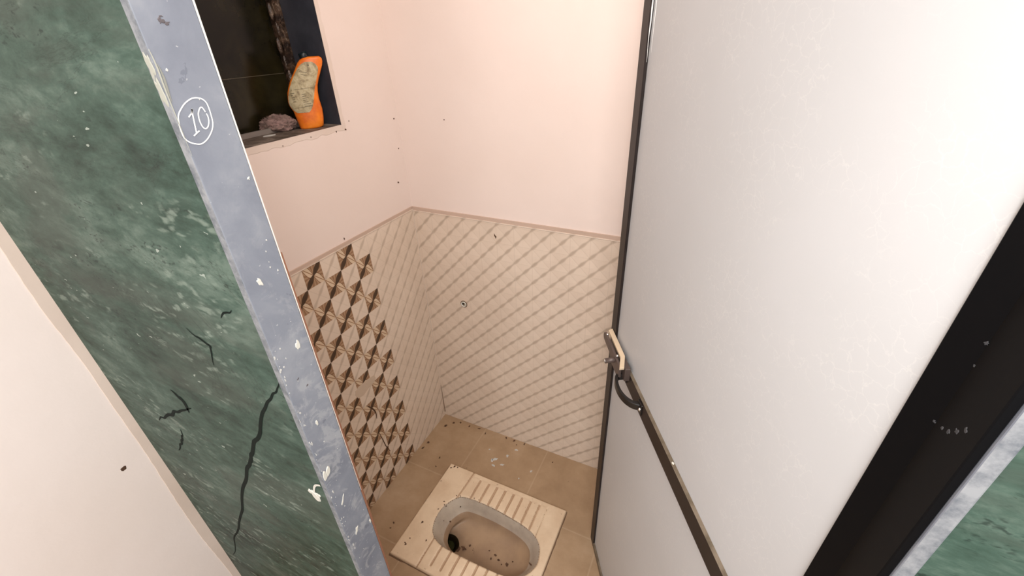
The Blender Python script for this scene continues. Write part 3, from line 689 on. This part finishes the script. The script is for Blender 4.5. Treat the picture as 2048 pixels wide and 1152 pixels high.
# bowl
bm = bmesh.new(); N2 = 160; hole = Vector((-0.697, 0.715, 0))
prof = [(0.0, TOPZ-0.005), (0.01, 0.0), (0.03, -0.023), (0.055, -0.044), (0.085, -0.056), (0.14, -0.066), (0.25, -0.075), (0.4, -0.080), (0.6, -0.087), (0.8, -0.096), (0.93, -0.108), (1.0, -0.125), (1.0, -0.17)]
rings = []
for g, z_ in prof:
    rg = []
    for i in range(N2):
        q = 2*math.pi*i/N2; r0 = rad(q); p = bc+Vector((math.cos(q), math.sin(q), 0))*r0
        h_ = hole+Vector((math.cos(q)*0.033, math.sin(q)*0.034, 0))
        # inset the wall evenly first, then draw to the drain
        wall = min(g/0.085, 1)**0.8*0.034; pin = bc+Vector((math.cos(q), math.sin(q), 0))*r0*(1-wall/0.034*0.25)
        gg = max(0, (g-0.085)/(1-0.085)); p2 = pin.lerp(h_, gg)
        rg.append(bm.verts.new((p2.x-pc.x, p2.y-pc.y, z_+0.002*noise.noise((p2.x*15, p2.y*15, z_*10)))))
    rings.append(rg)
for k in range(len(rings)-1):
    for i in range(N2):
        f = bm.faces.new((rings[k][i], rings[k+1][i], rings[k+1][(i+1) % N2], rings[k][(i+1) % N2])); f.material_index = 0 if k < 3 else (1 if k < 10 else 2)
bmesh.ops.recalc_face_normals(bm, faces=bm.faces)
for f in bm.faces: f.normal_flip()
bowl = link('bowl', bm, [M_bowl, M_bowlfloor, M_drain], pan, True)
bm = bmesh.new(); bmesh.ops.create_circle(bm, cap_ends=True, segments=40, radius=1, matrix=Matrix.Translation((hole.x-pc.x, hole.y-pc.y, -0.150)) @ Matrix.Diagonal((0.0335, 0.0345, 1, 1)))
link('drain_water', bm, M_water, pan)['label'] = 'murky green water in the drain hole'
# grimy seam round the pan
bm = bmesh.new(); seam = []
cs = [(PX0-.001, PY0-.001), (PX1+.001, PY0-.001), (PX1+.001, PY1+.001), (PX0-.001, PY1+.001)]
for i in range(4):
    a, c_ = Vector(cs[i]+(0,)), Vector(cs[(i+1) % 4]+(0,))
    for k in range(40): seam.append(a.lerp(c_, k/40)-pc)
tube(bm, [Vector((p.x, p.y, 0.0)) for p in seam], [0.0028+0.0028*abs(noise.noise((p.x*40, p.y*40, 1)))+(0.001 if p.x < -0.2 else -0.001) for p in seam], 6, 0.5, (0, 0, 1), True)
link('grout_seam', bm, M_joint, pan)
bm = bmesh.new()
for (x_, y_, s_) in ((-0.771, 0.693, .0055), (-0.778, 0.6, .005), (-0.784, .604, .003), (-0.777, 0.624, .003), (-0.718, 0.642, .0035), (-0.742, 0.798, .003), (-0.745, 0.762, .003), (-0.724, 0.785, .0025), (-0.733, .787, .002), (-.71, .84, .003), (-.695, .845, .003), (-.64, .8585, .003), (-.62, .86, .0025), (-.56, .858, .002), (-.80, .94, .004), (-.79, .952, .005), (-.775, .953, .004), (-.804, .87, .003)):
    blob(bm, (x_-pc.x, y_-pc.y, TOPZ-0.001), X, Y, Z, s_, s_*.75, .002, random.random()*3, .5, 14)
link('dirt_flecks', bm, M_speck, pan)['kind'] = 'stuff'
bm = bmesh.new()
for i in range(150):
    q = 2*math.pi*i/150; nn = noise.noise((math.cos(q)*3, math.sin(q)*3, 2.2))
    if nn < -0.12 and not (1.9 < q < 3.4): continue
    rr = rad(q)-0.0005; s_ = 0.0010+0.0022*random.random()
    blob(bm, (bc.x+math.cos(q)*rr-pc.x, bc.y+math.sin(q)*rr-pc.y, TOPZ-0.0048), X, Y, Z, s_, s_*.8, .0012, random.random()*3, .5, 10)
link('rim_grime', bm, M_grime, pan)['kind'] = 'stuff'
def bowl_z(x_, y_):   # height of the bowl floor under a point, from the ring profile
    best = None
    for v in bowl.data.vertices:
        d = (v.co.x-(x_-pc.x))**2+(v.co.y-(y_-pc.y))**2
        if best is None or d < best[0]: best = (d, v.co.z)
    return best[1]
bm = bmesh.new()
for (x_, y_, s_, e_) in ((-0.632, 0.712, .014, .75), (-0.618, .722, .009, .8), (-0.575, 0.730, .014, .4), (-.60, .74, .004, 1), (-0.472, 0.732, .006, .6), (-.49, .742, .004, 1), (-.50, .725, .003, 1), (-0.436, 0.729, .006, .8), (-.455, .722, .003, 1), (-0.686, 0.864-.04, .003, 1), (-.72, .75, .006, .5), (-.70, .765, .004, .8), (-.345, .74, .008, .3), (-.52, .75, .003, 1), (-.42, .745, .003, 1)):
    blob(bm, (x_-pc.x, y_-pc.y, bowl_z(x_, y_)+.001), X, Y, Z, s_, s_*e_, .002, -.4, .5, 14)
link('bowl_dirt', bm, M_speck, pan)['kind'] = 'stuff'

# ================================================================ WALL SPOUT HOLE
sp = empty('tap_outlet', (-0.8178, YB, 0.6855)); tag(sp, 'small round pipe outlet with pale ring in the tiled back wall', 'pipe outlet')
def lathe(b_, prof_, seg=28):
    rr = [[b_.verts.new((math.cos(2*math.pi*k/seg)*a, -d, math.sin(2*math.pi*k/seg)*a)) for k in range(seg)] for a, d in prof_]
    for i in range(len(rr)-1):
        for k in range(seg): b_.faces.new((rr[i][k], rr[i][(k+1) % seg], rr[i+1][(k+1) % seg], rr[i+1][k]))
    bmesh.ops.recalc_face_normals(b_, faces=b_.faces)
bm = bmesh.new(); lathe(bm, [(.0150, 0.0), (.0150, .0012), (.0120, .0015), (.0118, .0)]); link('grimy_surround', bm, M_joint, sp, True)
bm = bmesh.new(); lathe(bm, [(.0118, 0.0), (.0118, .004), (.0105, .005), (.0080, .0045), (.0078, .0005)]); link('pipe_ring', bm, M_splash, sp, True)
bm = bmesh.new(); bmesh.ops.create_circle(bm, cap_ends=True, segments=24, radius=.008, matrix=Matrix.Translation((0, -.0012, 0)) @ Matrix.Rotation(math.pi/2, 4, 'X')); link('pipe_bore', bm, M_drain, sp)
bm = bmesh.new(); blob(bm, (.002, -.0013, -.003), X, Z, -Y, .003, .0025, .0025); link('pipe_plug', bm, M_render, sp)

# ================================================================ BOTTLE
bt = empty('squeeze_bottle', (-1.057, 0.888, NZ0+0.0008), math.atan2(.751, .66))
tag(bt, 'orange squeeze bottle with faded cream label leaning on the niche side', 'bottle')
BP = [(0.0, -.0205, .0320), (.004, -.022, .0400), (.025, -.0245, .0445), (.046, -.0275, .0465), (.060, -.0335, .0455), (.070, -.0345, .0445), (.090, -.0305, .0455), (.105, -.0235, .0490), (.120, -.0150, .0555), (.138, -.002, .0650), (.152, .0075, .0720), (.160, .0130, .0745), (.1665, .0200, .0745), (.1700, .0275, .0725), (.1725, .036, .0680)]
def bdepth(z): return 0.0185*(1-0.45*max(0, (z-.10)/.0725)**1.6)*(0.85+.15*min(1, z/.02))
bm = bmesh.new(); rings = []; NS = 40
for i, (z_, l_, r_) in enumerate(BP):
    c_ = (l_+r_)/2; hw_ = (r_-l_)/2; dd = bdepth(z_)*(0.55 if i == len(BP)-1 else 1)
    ring = []
    for k in range(NS):
        q = 2*math.pi*k/NS; ex = 2/2.7
        ring.append(bm.verts.new((c_+hw_*math.copysign(abs(math.cos(q))**ex, math.cos(q)), dd*math.copysign(abs(math.sin(q))**ex, math.sin(q)), z_)))
    rings.append(ring)
for i in range(len(rings)-1):
    for k in range(NS): bm.faces.new((rings[i][k], rings[i][(k+1) % NS], rings[i+1][(k+1) % NS], rings[i+1][k]))
bm.faces.new(rings[0][::-1]); bm.faces.new(rings[-1])
o = link('bottle_body', bm, M_orange, bt, True)
# label: curved sheet following the front face
LB = [(.042, -.0180, .0120), (.050, -.0265, .0200), (.060, -.0315, .0260), (.070, -.0325, .0300), (.085, -.0290, .0350), (.100, -.0225, .0400), (.115, -.0140, .0470), (.130, -.0040, .0540), (.142, .0050, .0590), (.150, .0120, .0590), (.157, .0210, .0540), (.161, .0300, .0470)]
def prof_at(tab, z_):
    for i in range(len(tab)-1):
        if tab[i][0] <= z_ <= tab[i+1][0]:
            t = (z_-tab[i][0])/(tab[i+1][0]-tab[i][0]); return tab[i][1]+(tab[i+1][1]-tab[i][1])*t, tab[i][2]+(tab[i+1][2]-tab[i][2])*t
    return tab[-1][1], tab[-1][2]
def front(x_, z_, off):
    l_, r_ = prof_at(BP, z_); c_ = (l_+r_)/2; hw_ = (r_-l_)/2
    v = min(0.999, abs(x_-c_)/hw_); return -bdepth(z_)*(1-v**2.7)**(1/2.7)-off
bm = bmesh.new(); rows = []
for j in range(31):
    z_ = .042+(.161-.042)*j/30; l_, r_ = prof_at(LB, z_)
    rows.append([bm.verts.new((l_+(r_-l_)*k/16, front(l_+(r_-l_)*k/16, z_, .0007), z_)) for k in range(17)])
for j in range(30):
    for k in range(16): bm.faces.new((rows[j][k], rows[j][k+1], rows[j+1][k+1], rows[j+1][k]))
lb = link('label', bm, M_label, bt, True); lb['label'] = 'faded cream label with worn dark print'
bm = bmesh.new()
def dash(x0, z0, x1, z1, w_=.0010):
    n = 5
    for i in range(n):
        a = [(x0+(x1-x0)*t, z0+(z1-z0)*t) for t in (i/n, (i+1)/n)]
        vs4 = [bm.verts.new((px, front(px, pz, .0011), pz)) for px, pz in ((a[0][0], a[0][1]-w_/2), (a[1][0], a[1][1]-w_/2), (a[1][0], a[1][1]+w_/2), (a[0][0], a[0][1]+w_/2))]
        bm.faces.new(vs4)
for k in range(7): dash(.004, .058+k*.0048, .010+random.uniform(.003, .012), .0585+k*.0048, .0011)
for k in range(5): dash(-.024+random.uniform(0, .003), .070+k*.005, -.014+random.uniform(-.004, .004), .0705+k*.005, .0016)
dash(.012, .140, .030, .137, .0015); dash(.014, .134, .026, .130, .0012); dash(.010, .145, .018, .142, .0013)
dash(.035, .1535, .039, .1535, .004); dash(-.02, .098, .035, .102, .0007); dash(-.022, .054, .018, .057, .0008)
link('label_print', bm, M_print, lb)['kind'] = 'stuff'
bm = bmesh.new()
tube(bm, [(.037, .002, .165), (.032, .004, .1745), (.0295, .005, .182)], [.0085, .0115, .0105], 16); link('cap', bm, M_cap, bt, True)

# ================================================================ SCRUBBER
bm = bmesh.new()
L0, H0 = Vector((-1.104, 0.832, NZ0+.0165)), 0.0
dirv = Vector((.62, .785, 0)).normalized(); side = Vector((dirv.y, -dirv.x, 0))
bmesh.ops.create_icosphere(bm, subdivisions=4, radius=1, matrix=Matrix.Identity(4))
for v in bm.verts:
    p = v.co.copy(); n_ = noise.noise(p*2.1)*0.22+noise.noise(p*6)*0.16+noise.noise(p*14)*0.09
    q = p*(1+n_); v.co = dirv*q.x*0.044+side*q.y*0.022+Z*max(q.z*0.024, -0.0150)
for i in range(1500):   # short fibres
    a = random.uniform(0, 2*math.pi); c_ = random.uniform(-.5, 1); s_ = math.sqrt(max(0, 1-c_*c_))
    p = Vector((s_*math.cos(a), s_*math.sin(a), c_)); b0 = dirv*p.x*.042+side*p.y*.021+Z*p.z*.023
    t0 = b0*1.0+(dirv*p.x+side*p.y+Z*p.z+Vector((random.gauss(0, .5), random.gauss(0, .5), random.gauss(0, .4)))).normalized()*random.uniform(.003, .0075)
    if t0.z < -.0145: continue
    w_ = Vector((random.gauss(0, 1), random.gauss(0, 1), random.gauss(0, 1))).normalized()*.0005
    w2 = (t0-b0).cross(w_).normalized()*.0005
    v0, v1, v2, v3 = bm.verts.new(b0-w_), bm.verts.new(b0+w_), bm.verts.new(b0+w2), bm.verts.new(t0)
    bm.faces.new((v0, v1, v3)); bm.faces.new((v1, v2, v3)); bm.faces.new((v2, v0, v3))
o = link('scrubbing_pad', bm, M_bristle, None); o.location = L0
tag(o, 'dusty pink fibrous scrubbing pad lying on the niche sill beside the orange bottle', 'scrubber')
# pale scrap lying on the sill in front of the pad
bm = bmesh.new(); prism(bm, [(-.016, -.003), (-.004, -.007), (.014, -.004), (.017, .002), (.002, .005), (-.012, .003)], (0, 0, 0), Vector((.3, .95, 0)), Vector((-.95, .3, 0)), Z, 0.0022)
o = link('soap_scrap', bm, M_splash_thin, None); o.location = (-1.075, .775, NZ0+.0006)
tag(o, 'thin pale scrap of soap on the dusty sill before the pink pad', 'soap')
